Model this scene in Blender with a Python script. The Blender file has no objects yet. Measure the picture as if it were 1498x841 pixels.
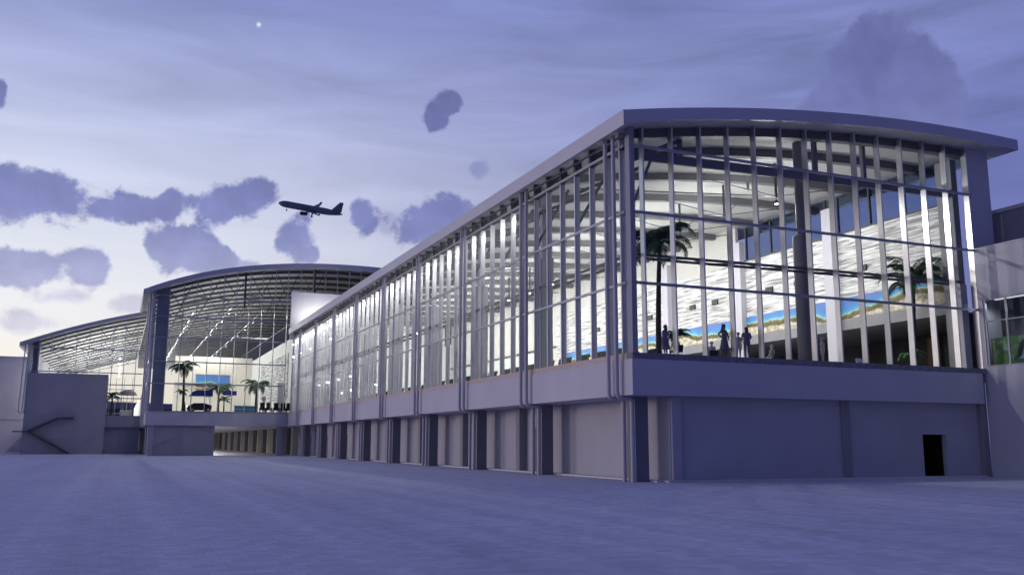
import bpy, bmesh, math, random
from mathutils import Vector, Matrix, Euler
R = math.radians
rnd = random.Random(7)
scene = bpy.context.scene
COL = scene.collection

# ------------------------------------------------------------------ helpers
class MB:
    """collects shapes, builds one mesh object"""
    def __init__(s): s.v = []; s.f = []; s.sm = []
    def add(s, vs, fs, smooth=False):
        b = len(s.v); s.v += [tuple(v) for v in vs]
        s.f += [tuple(b + i for i in f) for f in fs]; s.sm += [smooth] * len(fs)
        return s
    def box(s, x0, x1, y0, y1, z0, z1):
        return s.add([(x0,y0,z0),(x1,y0,z0),(x1,y1,z0),(x0,y1,z0),(x0,y0,z1),(x1,y0,z1),(x1,y1,z1),(x0,y1,z1)],
                     [(0,3,2,1),(4,5,6,7),(0,1,5,4),(1,2,6,5),(2,3,7,6),(3,0,4,7)])
    def bar(s, a, b, w, h, up=(0,0,1)):
        a = Vector(a); b = Vector(b); d = (b - a).normalized()
        u = Vector(up)
        if abs(d.dot(u)) > .98: u = Vector((0,1,0))
        r = d.cross(u).normalized(); u = r.cross(d)
        r *= w/2; u *= h/2
        return s.add([a-r-u,a+r-u,a+r+u,a-r+u,b-r-u,b+r-u,b+r+u,b-r+u],
                     [(0,3,2,1),(4,5,6,7),(0,1,5,4),(1,2,6,5),(2,3,7,6),(3,0,4,7)])
    def tube(s, pts, rad, n=8, cap=True):
        pts = [Vector(p) for p in pts]
        rads = rad if isinstance(rad, (list, tuple)) else [rad]*len(pts)
        vs = []; fs = []; prev = None
        for i, p in enumerate(pts):
            d = ((pts[i]-pts[i-1]).normalized() if i else Vector()) + ((pts[i+1]-pts[i]).normalized() if i < len(pts)-1 else Vector())
            d.normalize()
            if prev is None:
                t = Vector((1,0,0)) if abs(d.x) < .8 else Vector((0,1,0))
                u = d.cross(t).normalized()
            else: u = (prev - d*prev.dot(d)).normalized()
            prev = u; w = d.cross(u)
            for k in range(n):
                a = 2*math.pi*k/n
                vs.append(p + (u*math.cos(a) + w*math.sin(a))*rads[i])
        for i in range(len(pts)-1):
            for k in range(n):
                a, b = i*n+k, i*n+(k+1)%n
                fs.append((a, b, b+n, a+n))
        s.add(vs, fs, True)
        if cap:
            s.add(vs[:n], [tuple(range(n))[::-1]]); s.add(vs[-n:], [tuple(range(n))])
        return s
    def lathe(s, prof, c=(0,0,0), n=16, axis='z'):
        vs = []; fs = []
        for (r, h) in prof:
            for k in range(n):
                a = 2*math.pi*k/n; p = (r*math.cos(a), r*math.sin(a), h)
                if axis == 'x': p = (h, r*math.cos(a), r*math.sin(a))
                if axis == 'y': p = (r*math.cos(a), h, r*math.sin(a))
                vs.append((p[0]+c[0], p[1]+c[1], p[2]+c[2]))
        for i in range(len(prof)-1):
            for k in range(n):
                a, b = i*n+k, i*n+(k+1)%n
                fs.append((a, b, b+n, a+n))
        return s.add(vs, fs, True)
    def ball(s, c, rx, ry, rz, n=12, m=8):
        prof = [(math.sin(math.pi*i/m), -math.cos(math.pi*i/m)) for i in range(m+1)]
        vs = []; fs = []
        for (r, h) in prof:
            r = max(r, .001)
            for k in range(n):
                a = 2*math.pi*k/n
                vs.append((c[0]+rx*r*math.cos(a), c[1]+ry*r*math.sin(a), c[2]+rz*h))
        for i in range(m):
            for k in range(n):
                a, b = i*n+k, i*n+(k+1)%n
                fs.append((a, b, b+n, a+n))
        return s.add(vs, fs, True)
    def prism(s, poly, axis, a, b):
        """extrude a 2D polygon between a and b along axis ('x': poly=(y,z), 'y': (x,z), 'z': (x,y))"""
        def P(p, t):
            return (t,p[0],p[1]) if axis == 'x' else ((p[0],t,p[1]) if axis == 'y' else (p[0],p[1],t))
        n = len(poly)
        vs = [P(p,a) for p in poly] + [P(p,b) for p in poly]
        fs = [tuple(range(n)), tuple(range(2*n-1, n-1, -1))]
        for i in range(n):
            j = (i+1) % n; fs.append((i, n+i, n+j, j))
        return s.add(vs, fs)
    def mesh(s, name, m):
        me = bpy.data.meshes.new(name); me.from_pydata(s.v, [], s.f)
        me.polygons.foreach_set('use_smooth', s.sm); me.update()
        bm = bmesh.new(); bm.from_mesh(me); bmesh.ops.recalc_face_normals(bm, faces=bm.faces); bm.to_mesh(me); bm.free()
        if m: me.materials.append(m)
        return me
    def build(s, name, m, parent=None, **kw):
        o = bpy.data.objects.new(name, s.mesh(name, m)); COL.objects.link(o)
        if parent is not None:
            o.parent = parent
            pm = Matrix.Identity(4); q = parent
            while q is not None: pm = q.matrix_basis @ pm; q = q.parent
            if kw.pop('world', True): o.matrix_parent_inverse = pm.inverted()
        return o

def tag(o, label=None, cat=None, group=None, kind=None):
    if label: o['label'] = label
    if cat: o['category'] = cat
    if group: o['group'] = group
    if kind: o['kind'] = kind
    return o
def thing(name, loc, label, cat, group=None, rz=0):
    o = bpy.data.objects.new(name, None); o.location = loc; o.rotation_euler = (0,0,rz); COL.objects.link(o)
    o.empty_display_size = .3
    return tag(o, label, cat, group)
def copy_tree(o, parent=None):
    c = o.copy(); COL.objects.link(c)
    if parent is not None: c.parent = parent
    for ch in list(o.children): copy_tree(ch, c)
    return c

# ------------------------------------------------------------------ materials
def lin(c):
    return tuple(((v/255)/12.92 if v/255 <= .04045 else ((v/255+.055)/1.055)**2.4) for v in c)
def mat(name, col, rough=.6, metal=0., var=.0, vscale=2., bump=0., bscale=20., spec=.3):
    m = bpy.data.materials.new(name); m.use_nodes = True
    nt = m.node_tree; b = nt.nodes['Principled BSDF']
    b.inputs['Roughness'].default_value = rough; b.inputs['Metallic'].default_value = metal
    b.inputs['Specular IOR Level'].default_value = spec
    b.inputs['Base Color'].default_value = (*col, 1)
    tc = nt.nodes.new('ShaderNodeTexCoord')
    if var:
        n = nt.nodes.new('ShaderNodeTexNoise'); n.inputs['Scale'].default_value = vscale; n.inputs['Detail'].default_value = 5
        nt.links.new(tc.outputs['Object'], n.inputs['Vector'])
        r = nt.nodes.new('ShaderNodeValToRGB')
        r.color_ramp.elements[0].position = .3; r.color_ramp.elements[1].position = .7
        r.color_ramp.elements[0].color = (*[c*(1-var) for c in col], 1); r.color_ramp.elements[1].color = (*[min(1, c*(1+var)) for c in col], 1)
        nt.links.new(n.outputs['Fac'], r.inputs['Fac']); nt.links.new(r.outputs['Color'], b.inputs['Base Color'])
    if bump:
        n = nt.nodes.new('ShaderNodeTexNoise'); n.inputs['Scale'].default_value = bscale; n.inputs['Detail'].default_value = 6
        nt.links.new(tc.outputs['Object'], n.inputs['Vector'])
        bp = nt.nodes.new('ShaderNodeBump'); bp.inputs['Strength'].default_value = bump; bp.inputs['Distance'].default_value = .02
        nt.links.new(n.outputs['Fac'], bp.inputs['Height']); nt.links.new(bp.outputs['Normal'], b.inputs['Normal'])
    return m
def emis(name, col, st):
    m = bpy.data.materials.new(name); m.use_nodes = True
    b = m.node_tree.nodes['Principled BSDF']
    b.inputs['Base Color'].default_value = (*col,1); b.inputs['Emission Color'].default_value = (*col,1); b.inputs['Emission Strength'].default_value = st
    return m
def glass_mat(name, tint=(.95,.965,.965)):
    m = bpy.data.materials.new(name); m.use_nodes = True
    nt = m.node_tree; nt.nodes.clear()
    out = nt.nodes.new('ShaderNodeOutputMaterial'); mx = nt.nodes.new('ShaderNodeMixShader')
    t = nt.nodes.new('ShaderNodeBsdfTransparent'); t.inputs['Color'].default_value = (*tint,1)
    g = nt.nodes.new('ShaderNodeBsdfGlossy'); g.inputs['Roughness'].default_value = .015
    lw = nt.nodes.new('ShaderNodeLayerWeight'); lw.inputs['Blend'].default_value = .5
    pw = nt.nodes.new('ShaderNodeMath'); pw.operation = 'POWER'; pw.inputs[1].default_value = 5; nt.links.new(lw.outputs['Facing'], pw.inputs[0])
    fr = nt.nodes.new('ShaderNodeMath'); fr.operation = 'MULTIPLY_ADD'; fr.inputs[1].default_value = .24; fr.inputs[2].default_value = .014; nt.links.new(pw.outputs[0], fr.inputs[0])
    nt.links.new(fr.outputs[0], mx.inputs[0]); nt.links.new(t.outputs[0], mx.inputs[1]); nt.links.new(g.outputs[0], mx.inputs[2])
    nt.links.new(mx.outputs[0], out.inputs[0])
    return m

M = {
 'facade': mat('facade_paint', (.51,.495,.56), .75, var=.05, vscale=.35, bump=.08, bscale=30),
 'lower':  mat('lower_wall_plaster', (.44,.43,.49), .85, var=.06, vscale=.4, bump=.15, bscale=25),
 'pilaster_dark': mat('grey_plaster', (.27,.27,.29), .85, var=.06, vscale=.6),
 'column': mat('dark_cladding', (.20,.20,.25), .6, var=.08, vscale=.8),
 'roof':   mat('roof_metal', (.50,.49,.56), .5, var=.04, vscale=.3),
 'ceiling': mat('white_deck', (.60,.60,.58), .8, var=.04, vscale=.6),
 'rib':    mat('grey_steel_rib', (.15,.15,.16), .55, var=.06, vscale=1.),
 'steel':  mat('dark_steel', (.10,.10,.12), .45, var=.1, vscale=2.),
 'mullion': mat('anodised_mullion', (.72,.71,.74), .3, metal=.75, var=.05, vscale=1.5, spec=.5),
 'fin': mat('anodised_fin', (.66,.66,.69), .32, metal=.25, var=.05, vscale=1.5),
 'transom': mat('transom_metal', (.36,.36,.42), .4, metal=.3, var=.05),
 'pipe':   mat('pipe_paint', (.42,.41,.48), .45, var=.05, vscale=1.2),
 'pier':   mat('pier_paint', (.30,.30,.36), .6, var=.05, vscale=.8),
 'white':  mat('white_plaster', (.80,.80,.78), .8, var=.03, vscale=.8),
 'cream':  mat('cream_plaster', (.74,.70,.62), .8, var=.04, vscale=.6),
 'floor':  mat('terrazzo', (.36,.35,.34), .3, var=.08, vscale=3),
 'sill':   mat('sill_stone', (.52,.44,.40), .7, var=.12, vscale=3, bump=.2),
 'sill_dark': mat('sill_mottled', (.20,.20,.24), .7, var=.3, vscale=5, bump=.3),  # front sill: mottled blue grey, darker than the side sill
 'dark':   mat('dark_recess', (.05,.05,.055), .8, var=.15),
 'brown':  mat('brown_timber', (.16,.10,.065), .6, var=.25, vscale=3),
 'black':  mat('black_vinyl', (.02,.02,.022), .5, var=.1),
 'frame':  mat('dark_window_frame', (.07,.07,.085), .5),
 'kerb':   mat('pale_concrete', (.62,.61,.60), .85, var=.08, vscale=2, bump=.2),
 'trunk':  mat('palm_bark', (.055,.045,.035), .9, var=.3, vscale=8, bump=.5),
 'frond':  mat('palm_leaf', (.025,.075,.03), .5, var=.35, vscale=3),
 'frond2': mat('palm_leaf_bright', (.04,.12,.035), .5, var=.35, vscale=3),
 'figure': mat('slate_cloth', (.20,.20,.28), .8, var=.08),
 'figure_pale': mat('pale_grey_cloth', (.66,.65,.63), .8, var=.05),
 'hairm':  mat('dark_hair', (.06,.06,.08), .7),
 'hairp':  mat('grey_hair', (.45,.44,.43), .7),
 'plane':  mat('aircraft_paint', (.16,.17,.22), .4, var=.05, vscale=.3),
 'plane_dark': mat('aircraft_dark', (.04,.04,.05), .4),
 'blue':   mat('blue_vinyl', (.035,.05,.33), .35, var=.08),
 'cyan':   mat('cyan_panel', (.10,.42,.62), .5, var=.15),
 'chrome': mat('chrome', (.7,.7,.7), .15, metal=1.),
 'glass':  glass_mat('clear_glass'),
 'glass_grey': glass_mat('grey_glass', (.72,.78,.82)),
 'lamp_dim': emis('lamp_dim_glow', (1,.98,.95), 1.1),
 'lamp':   emis('lamp_glow', (1,.97,.92), 2.2),
 'blank': mat('rendered_wall', (.40,.39,.43), .8, var=.08, vscale=.25, bump=.1),
 'offwhite': mat('offwhite_plaster', (.56,.55,.52), .8, var=.04, vscale=.5),
 'dusk_wall': mat('blue_grey_cladding', (.26,.26,.32), .7, var=.05, vscale=.3),
}
def stone_mat():
    m = mat('split_stone', (.7,.7,.68), .85); nt = m.node_tree; b = nt.nodes['Principled BSDF']; L = nt.links.new
    tc = nt.nodes.new('ShaderNodeTexCoord'); mp = nt.nodes.new('ShaderNodeMapping'); mp.inputs['Scale'].default_value = (.2,.22,3.2)
    L(tc.outputs['Object'], mp.inputs['Vector'])
    w = nt.nodes.new('ShaderNodeTexNoise'); w.inputs['Scale'].default_value = 1.6; w.inputs['Detail'].default_value = 5; w.inputs['Roughness'].default_value = .6; w.inputs['Distortion'].default_value = .7
    L(mp.outputs[0], w.inputs['Vector'])
    mp2 = nt.nodes.new('ShaderNodeMapping'); mp2.inputs['Scale'].default_value = (.1,.45,5.5)
    L(tc.outputs['Object'], mp2.inputs['Vector'])
    v = nt.nodes.new('ShaderNodeTexVoronoi'); v.inputs['Scale'].default_value = 1.0
    L(mp2.outputs[0], v.inputs['Vector'])
    r = nt.nodes.new('ShaderNodeValToRGB'); e = r.color_ramp.elements
    e[0].position = .38; e[0].color = (.26,.26,.26,1); e[1].position = .56; e[1].color = (.84,.84,.82,1)
    L(w.outputs['Fac'], r.inputs['Fac'])
    mx = nt.nodes.new('ShaderNodeMixRGB'); mx.blend_type = 'MULTIPLY'; mx.inputs[0].default_value = .3
    L(r.outputs[0], mx.inputs[1]); L(v.outputs['Color'], mx.inputs[2])
    hs = nt.nodes.new('ShaderNodeHueSaturation'); hs.inputs['Saturation'].default_value = .1; L(mx.outputs[0], hs.inputs['Color'])
    L(hs.outputs[0], b.inputs['Base Color'])
    bp = nt.nodes.new('ShaderNodeBump'); bp.inputs['Strength'].default_value = .9; bp.inputs['Distance'].default_value = .12
    L(w.outputs['Fac'], bp.inputs['Height']); L(bp.outputs[0], b.inputs['Normal'])
    return m
def mural_mat(name, z0, z1, vert='Z', horiz='Y', hs=.35):
    """printed beach panorama: sky, sea, dunes, sand"""
    m = mat(name, (.5,.5,.5), .5); nt = m.node_tree; b = nt.nodes['Principled BSDF']; L = nt.links.new
    tc = nt.nodes.new('ShaderNodeTexCoord'); sp = nt.nodes.new('ShaderNodeSeparateXYZ'); L(tc.outputs['Object'], sp.inputs[0])
    mr = nt.nodes.new('ShaderNodeMapRange'); mr.inputs[1].default_value = z0; mr.inputs[2].default_value = z1; L(sp.outputs[vert], mr.inputs[0])
    n1 = nt.nodes.new('ShaderNodeTexNoise'); n1.inputs['Scale'].default_value = hs*.6; n1.inputs['Detail'].default_value = 3; L(tc.outputs['Object'], n1.inputs['Vector'])
    a = nt.nodes.new('ShaderNodeMath'); a.operation = 'MULTIPLY_ADD'; a.inputs[1].default_value = 1.7; L(n1.outputs['Fac'], a.inputs[0])
    s = nt.nodes.new('ShaderNodeMath'); s.operation = 'SUBTRACT'; L(mr.outputs[0], s.inputs[0]); s.inputs[1].default_value = .87
    L(s.outputs[0], a.inputs[2])
    r = nt.nodes.new('ShaderNodeValToRGB'); e = r.color_ramp.elements
    stops = [(0,(215,203,182)),(.2,(222,212,194)),(.3,(120,100,80)),(.4,(92,104,52)),(.5,(150,140,95)),(.54,(205,205,190)),(.58,(90,180,205)),(.68,(75,145,190)),(.8,(75,130,195)),(1,(85,120,185))]
    while len(e) < len(stops): e.new(.5)
    for el,(p,c) in zip(e, stops): el.position = p; el.color = (*lin(c),1)
    L(a.outputs[0], r.inputs['Fac'])
    n2 = nt.nodes.new('ShaderNodeTexNoise'); n2.inputs['Scale'].default_value = 3; n2.inputs['Detail'].default_value = 6; L(tc.outputs['Object'], n2.inputs['Vector'])
    rr = nt.nodes.new('ShaderNodeValToRGB'); rr.color_ramp.elements[0].position = .35; rr.color_ramp.elements[0].color = (.4,.42,.34,1); rr.color_ramp.elements[1].position = .6
    L(n2.outputs['Fac'], rr.inputs['Fac'])
    lt = nt.nodes.new('ShaderNodeMath'); lt.operation = 'LESS_THAN'; lt.inputs[1].default_value = .55; L(a.outputs[0], lt.inputs[0])
    mx = nt.nodes.new('ShaderNodeMixRGB'); mx.blend_type = 'MULTIPLY'; L(lt.outputs[0], mx.inputs[0]); L(r.outputs[0], mx.inputs[1]); L(rr.outputs[0], mx.inputs[2])
    L(mx.outputs[0], b.inputs['Base Color'])
    return m
def ground_mat():
    m = mat('paved_apron', (.5,.5,.5), .85, spec=.2); nt = m.node_tree; b = nt.nodes['Principled BSDF']; L = nt.links.new
    tc = nt.nodes.new('ShaderNodeTexCoord')
    mp = nt.nodes.new('ShaderNodeMapping'); L(tc.outputs['Object'], mp.inputs['Vector'])
    br = nt.nodes.new('ShaderNodeTexBrick'); br.inputs['Scale'].default_value = 1.; br.inputs['Brick Width'].default_value = .34; br.inputs['Row Height'].default_value = .3
    br.inputs['Mortar Size'].default_value = .012; br.inputs['Color1'].default_value = (.645,.635,.685,1); br.inputs['Color2'].default_value = (.515,.515,.565,1); br.inputs['Mortar'].default_value = (.50,.50,.545,1)
    L(mp.outputs[0], br.inputs['Vector'])
    st = nt.nodes.new('ShaderNodeMapping'); st.inputs['Scale'].default_value = (.9,.012,1); L(tc.outputs['Object'], st.inputs['Vector'])
    n = nt.nodes.new('ShaderNodeTexNoise'); n.inputs['Scale'].default_value = 1.; n.inputs['Detail'].default_value = 4; L(st.outputs[0], n.inputs['Vector'])
    n2 = nt.nodes.new('ShaderNodeTexNoise'); n2.inputs['Scale'].default_value = .09; n2.inputs['Detail'].default_value = 7; L(tc.outputs['Object'], n2.inputs['Vector'])
    ad = nt.nodes.new('ShaderNodeMath'); ad.operation = 'MULTIPLY_ADD'; ad.inputs[1].default_value = .5; L(n2.outputs['Fac'], ad.inputs[0]); L(n.outputs['Fac'], ad.inputs[2])
    r = nt.nodes.new('ShaderNodeMapRange'); r.inputs[1].default_value = .48; r.inputs[2].default_value = 1.02; r.inputs[3].default_value = .86; r.inputs[4].default_value = 1.12; L(ad.outputs[0], r.inputs[0])
    mx = nt.nodes.new('ShaderNodeMixRGB'); mx.blend_type = 'MULTIPLY'; mx.inputs[0].default_value = 1; L(br.outputs['Color'], mx.inputs[1]); L(r.outputs[0], mx.inputs[2])
    L(mx.outputs[0], b.inputs['Base Color'])
    bp = nt.nodes.new('ShaderNodeBump'); bp.inputs['Strength'].default_value = .25; bp.inputs['Distance'].default_value = .01; bp.invert = True
    L(br.outputs['Fac'], bp.inputs['Height']); L(bp.outputs[0], b.inputs['Normal'])
    return m
def poster_mat():
    m = mat('garden_print', (.2,.4,.15), .5); nt = m.node_tree; b = nt.nodes['Principled BSDF']; L = nt.links.new
    tc = nt.nodes.new('ShaderNodeTexCoord'); n = nt.nodes.new('ShaderNodeTexNoise'); n.inputs['Scale'].default_value = 2.2; n.inputs['Detail'].default_value = 5; L(tc.outputs['Object'], n.inputs['Vector'])
    r = nt.nodes.new('ShaderNodeValToRGB'); e = r.color_ramp.elements; e[0].position = .3; e[0].color = (.20,.36,.15,1); e[1].position = .7; e[1].color = (.68,.78,.56,1)
    x = e.new(.5); x.color = (.2,.42,.12,1)
    L(n.outputs['Fac'], r.inputs['Fac']); L(r.outputs[0], b.inputs['Base Color'])
    return m
M['stone'] = stone_mat(); M['ground'] = ground_mat(); M['garden'] = poster_mat()
M['mural'] = mural_mat('beach_print', 10.95, 12.5)
M['mural2'] = mural_mat('sea_print', 13.0, 15.9, hs=.25)

# ------------------------------------------------------------------ world
def build_world():
    w = bpy.data.worlds.new('World'); scene.world = w; w.use_nodes = True
    nt = w.node_tree; nt.nodes.clear(); L = nt.links.new; N = nt.nodes.new
    out = N('ShaderNodeOutputWorld'); bg = N('ShaderNodeBackground'); L(bg.outputs[0], out.inputs[0])
    tc = N('ShaderNodeTexCoord'); D = tc.outputs['Generated']
    sp = N('ShaderNodeSeparateXYZ'); L(D, sp.inputs[0])
    def math_(op, a, b=None, c=None):
        n = N('ShaderNodeMath'); n.operation = op
        for i, v in enumerate((a, b, c)):
            if v is None: continue
            if isinstance(v, (int, float)): n.inputs[i].default_value = v
            else: L(v, n.inputs[i])
        return n.outputs[0]
    el = math_('ARCSINE', sp.outputs['Z']); az = math_('ARCTAN2', sp.outputs['X'], sp.outputs['Y'])
    eld = math_('MULTIPLY', el, 180/math.pi/90)      # 0..1 for 0..90 degrees
    def ramp(stops):
        r = N('ShaderNodeValToRGB'); e = r.color_ramp.elements
        while len(e) < len(stops): e.new(.5)
        for x, (p, c) in zip(e, stops): x.position = p/90; x.color = (*lin(c), 1)
        L(eld, r.inputs['Fac']); return r.outputs[0]
    bright = ramp([(0,(250,232,208)),(3.5,(250,240,226)),(6,(243,241,240)),(10,(229,231,240)),(14,(211,216,236)),(20,(176,184,222)),(26,(134,143,196)),(45,(104,116,182)),(90,(68,80,170))])
    dark = ramp([(0,(112,118,178)),(8,(114,120,180)),(15,(106,113,176)),(24,(121,129,185)),(45,(78,86,150)),(90,(68,80,170))])
    caz = math_('COSINE', math_('SUBTRACT', az, R(-52)))
    t = N('ShaderNodeMapRange'); t.interpolation_type = 'SMOOTHSTEP'; t.inputs[1].default_value = -.28; t.inputs[2].default_value = .78; L(caz, t.inputs[0])
    mx = N('ShaderNodeMixRGB'); L(t.outputs[0], mx.inputs[0]); L(dark, mx.inputs[1]); L(bright, mx.inputs[2])
    rear = ramp([(0,(60,64,112)),(20,(62,68,128)),(45,(58,66,138)),(90,(68,80,170))])
    cr_ = math_('COSINE', math_('SUBTRACT', az, R(12)))
    tr_ = N('ShaderNodeMapRange'); tr_.interpolation_type = 'SMOOTHSTEP'; tr_.inputs[1].default_value = .62; tr_.inputs[2].default_value = -.25; L(cr_, tr_.inputs[0])
    lt_ = math_('MULTIPLY', tr_.outputs[0], math_('SUBTRACT', 1., math_('MULTIPLY', t.outputs[0], .85)))
    mr_ = N('ShaderNodeMixRGB'); L(lt_, mr_.inputs[0]); L(mx.outputs[0], mr_.inputs[1]); L(rear, mr_.inputs[2])
    col = mr_.outputs[0]
    # thin streaky high cloud
    mp = N('ShaderNodeMapping'); mp.inputs['Scale'].default_value = (3,3,17); mp.inputs['Rotation'].default_value = (R(6),R(-8),0); L(D, mp.inputs['Vector'])
    n0 = N('ShaderNodeTexNoise'); n0.inputs['Scale'].default_value = 1.5; n0.inputs['Detail'].default_value = 7; n0.inputs['Roughness'].default_value = .55; n0.inputs['Distortion'].default_value = .5; L(mp.outputs[0], n0.inputs['Vector'])
    st = N('ShaderNodeMapRange'); st.inputs[1].default_value = .3; st.inputs[2].default_value = .7; st.inputs[3].default_value = .76; st.inputs[4].default_value = 1.2; L(n0.outputs['Fac'], st.inputs[0])
    up = N('ShaderNodeMapRange'); up.inputs[1].default_value = R(5); up.inputs[2].default_value = R(20); L(el, up.inputs[0])
    m2 = N('ShaderNodeMixRGB'); m2.blend_type = 'MULTIPLY'; L(math_('MULTIPLY', up.outputs[0], math_('SUBTRACT', 1., math_('MULTIPLY', t.outputs[0], .5))), m2.inputs[0]); L(col, m2.inputs[1]); L(st.outputs[0], m2.inputs[2]); col = m2.outputs[0]
    # cumulus: one ellipse field each, in azimuth / elevation
    nz = N('ShaderNodeTexNoise'); nz.inputs['Scale'].default_value = 24; nz.inputs['Detail'].default_value = 9; nz.inputs['Roughness'].default_value = .56; nz.inputs['Distortion'].default_value = .25; L(D, nz.inputs['Vector'])
    nz2 = N('ShaderNodeTexNoise'); nz2.inputs['Scale'].default_value = 9; nz2.inputs['Detail'].default_value = 3; L(D, nz2.inputs['Vector'])
    nz3 = N('ShaderNodeTexNoise'); nz3.inputs['Scale'].default_value = 75; nz3.inputs['Detail'].default_value = 6; nz3.inputs['Roughness'].default_value = .7; L(D, nz3.inputs['Vector'])
    warp = math_('ADD', math_('SUBTRACT', nz.outputs['Fac'], .5), math_('ADD', math_('MULTIPLY', math_('SUBTRACT', nz2.outputs['Fac'], .5), .5), math_('MULTIPLY', math_('SUBTRACT', nz3.outputs['Fac'], .5), .22)))
    clouds = CLOUDS
    groups = {}
    for (a0, e0, ra, re, op) in clouds:
        key = ('big' if re > .045 else 'small', 1. if op >= .9 else op)
        dx = math_('MULTIPLY', math_('SUBTRACT', az, a0), 1/ra)
        dy = math_('MULTIPLY', math_('SUBTRACT', el, e0), 1/re)
        q = math_('SUBTRACT', 1., math_('SQRT', math_('ADD', math_('MULTIPLY', dx, dx), math_('MULTIPLY', dy, dy))))
        groups[key] = q if key not in groups else math_('SMOOTH_MAX', groups[key], q, .45)
    field = None
    for (kind, op), q in groups.items():
        f = math_('ADD', q, math_('MULTIPLY', warp, 2.4 if kind == 'small' else .9))
        s = N('ShaderNodeMapRange'); s.interpolation_type = 'SMOOTHSTEP'; s.inputs[1].default_value = -.04
        s.inputs[2].default_value = .20 if kind == 'big' else (.34 if op >= .9 else .62); s.inputs[4].default_value = min(op, .97)
        L(f, s.inputs[0])
        field = s.outputs[0] if field is None else math_('MAXIMUM', field, s.outputs[0])
    cl = ramp([(0,(205,198,212)),(6,(196,194,216)),(9,(168,170,208)),(12,(136,142,192)),(13,(124,129,184)),(15,(118,124,179)),(22,(104,108,162)),(40,(105,110,165))])
    ct = N('ShaderNodeMapRange'); ct.inputs[1].default_value = .35; ct.inputs[2].default_value = .65; ct.inputs[3].default_value = 1.14; ct.inputs[4].default_value = .92; L(nz.outputs['Fac'], ct.inputs[0])
    mc = N('ShaderNodeMixRGB'); mc.blend_type = 'MULTIPLY'; mc.inputs[0].default_value = 1; L(cl, mc.inputs[1]); L(ct.outputs[0], mc.inputs[2]); cl = mc.outputs[0]
    m3 = N('ShaderNodeMixRGB'); L(field, m3.inputs[0]); L(col, m3.inputs[1]); L(cl, m3.inputs[2]); col = m3.outputs[0]
    # evening star
    d0 = math_('SUBTRACT', az, .1148); d1 = math_('SUBTRACT', el, .4324)
    rr = math_('SQRT', math_('ADD', math_('MULTIPLY', d0, d0), math_('MULTIPLY', d1, d1)))
    sm = N('ShaderNodeMapRange'); sm.inputs[1].default_value = .0045; sm.inputs[2].default_value = .0006; sm.inputs[4].default_value = .9; L(rr, sm.inputs[0])
    sc_ = math_('POWER', sm.outputs[0], 2.2)
    m4 = N('ShaderNodeMixRGB'); L(sc_, m4.inputs[0]); L(col, m4.inputs[1]); m4.inputs[2].default_value = (1,1,1,1); col = m4.outputs[0]
    # physical dusk sky, as a small share
    sky = N('ShaderNodeTexSky'); sky.sky_type = 'NISHITA'; sky.sun_disc = False; sky.sun_elevation = R(5); sky.sun_rotation = R(-62)
    m5 = N('ShaderNodeMixRGB'); m5.blend_type = 'ADD'; m5.inputs[0].default_value = .012; L(col, m5.inputs[1]); L(sky.outputs[0], m5.inputs[2])
    L(m5.outputs[0], bg.inputs['Color']); bg.inputs['Strength'].default_value = 1.
    w.cycles.sampling_method = 'AUTOMATIC'
CLOUDS = [
 (-0.0892,0.2364,0.0673,0.0302,1),
 (-0.0200,0.2335,0.0411,0.0184,1),
 (0.0124,0.2396,0.0278,0.0131,0.9),
 (0.0328,0.2450,0.0161,0.0187,1),
 (0.0851,0.2460,0.0363,0.0241,1),
 (0.1172,0.2535,0.0242,0.0214,1),
 (0.0466,0.1984,0.0377,0.0225,1),
 (0.0800,0.1893,0.0275,0.0128,0.95),
 (0.1096,0.1825,0.0315,0.0086,0.8),
 (0.1694,0.2184,0.0247,0.0277,0.95),
 (0.1834,0.1994,0.0117,0.0131,0.9),
 (0.2343,0.2458,0.0173,0.0206,0.95),
 (0.2655,0.2374,0.0121,0.0118,0.4),
 (0.3279,0.2413,0.0490,0.0268,1),
 (0.3152,0.3513,0.0187,0.0145,1),
 (0.3306,0.3662,0.0172,0.0137,1),
 (0.3658,0.2983,0.0156,0.0118,0.5),
 (-0.1303,0.3263,0.0081,0.0202,0.9),
 (-0.0981,0.1643,0.0364,0.0184,0.9),
 (-0.0365,0.1723,0.0275,0.0204,0.9),
 (-0.0632,0.1411,0.0279,0.0114,0.6),
 (-0.0850,0.1135,0.0442,0.0145,0.7),
 (0.0062,0.1375,0.0220,0.0110,0.55),
 (0.8056,0.3681,0.0591,0.0610,0.9),
 (0.7672,0.3371,0.0495,0.0464,0.8),
 (0.8433,0.3373,0.0465,0.0581,0.9),
 (0.8063,0.3289,0.0798,0.0471,0.8),
]
build_world()
sun = bpy.data.lights.new('evening_sun', 'SUN'); sun.energy = .62; sun.angle = R(14); sun.color = (1,.85,.84)
so = bpy.data.objects.new('evening_sun', sun); COL.objects.link(so)
a, e = R(-62), R(5)
sd = Vector((math.sin(a)*math.cos(e), math.cos(a)*math.cos(e), math.sin(e)))
so.rotation_euler = (-sd).to_track_quat('-Z','Y').to_euler()

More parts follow.
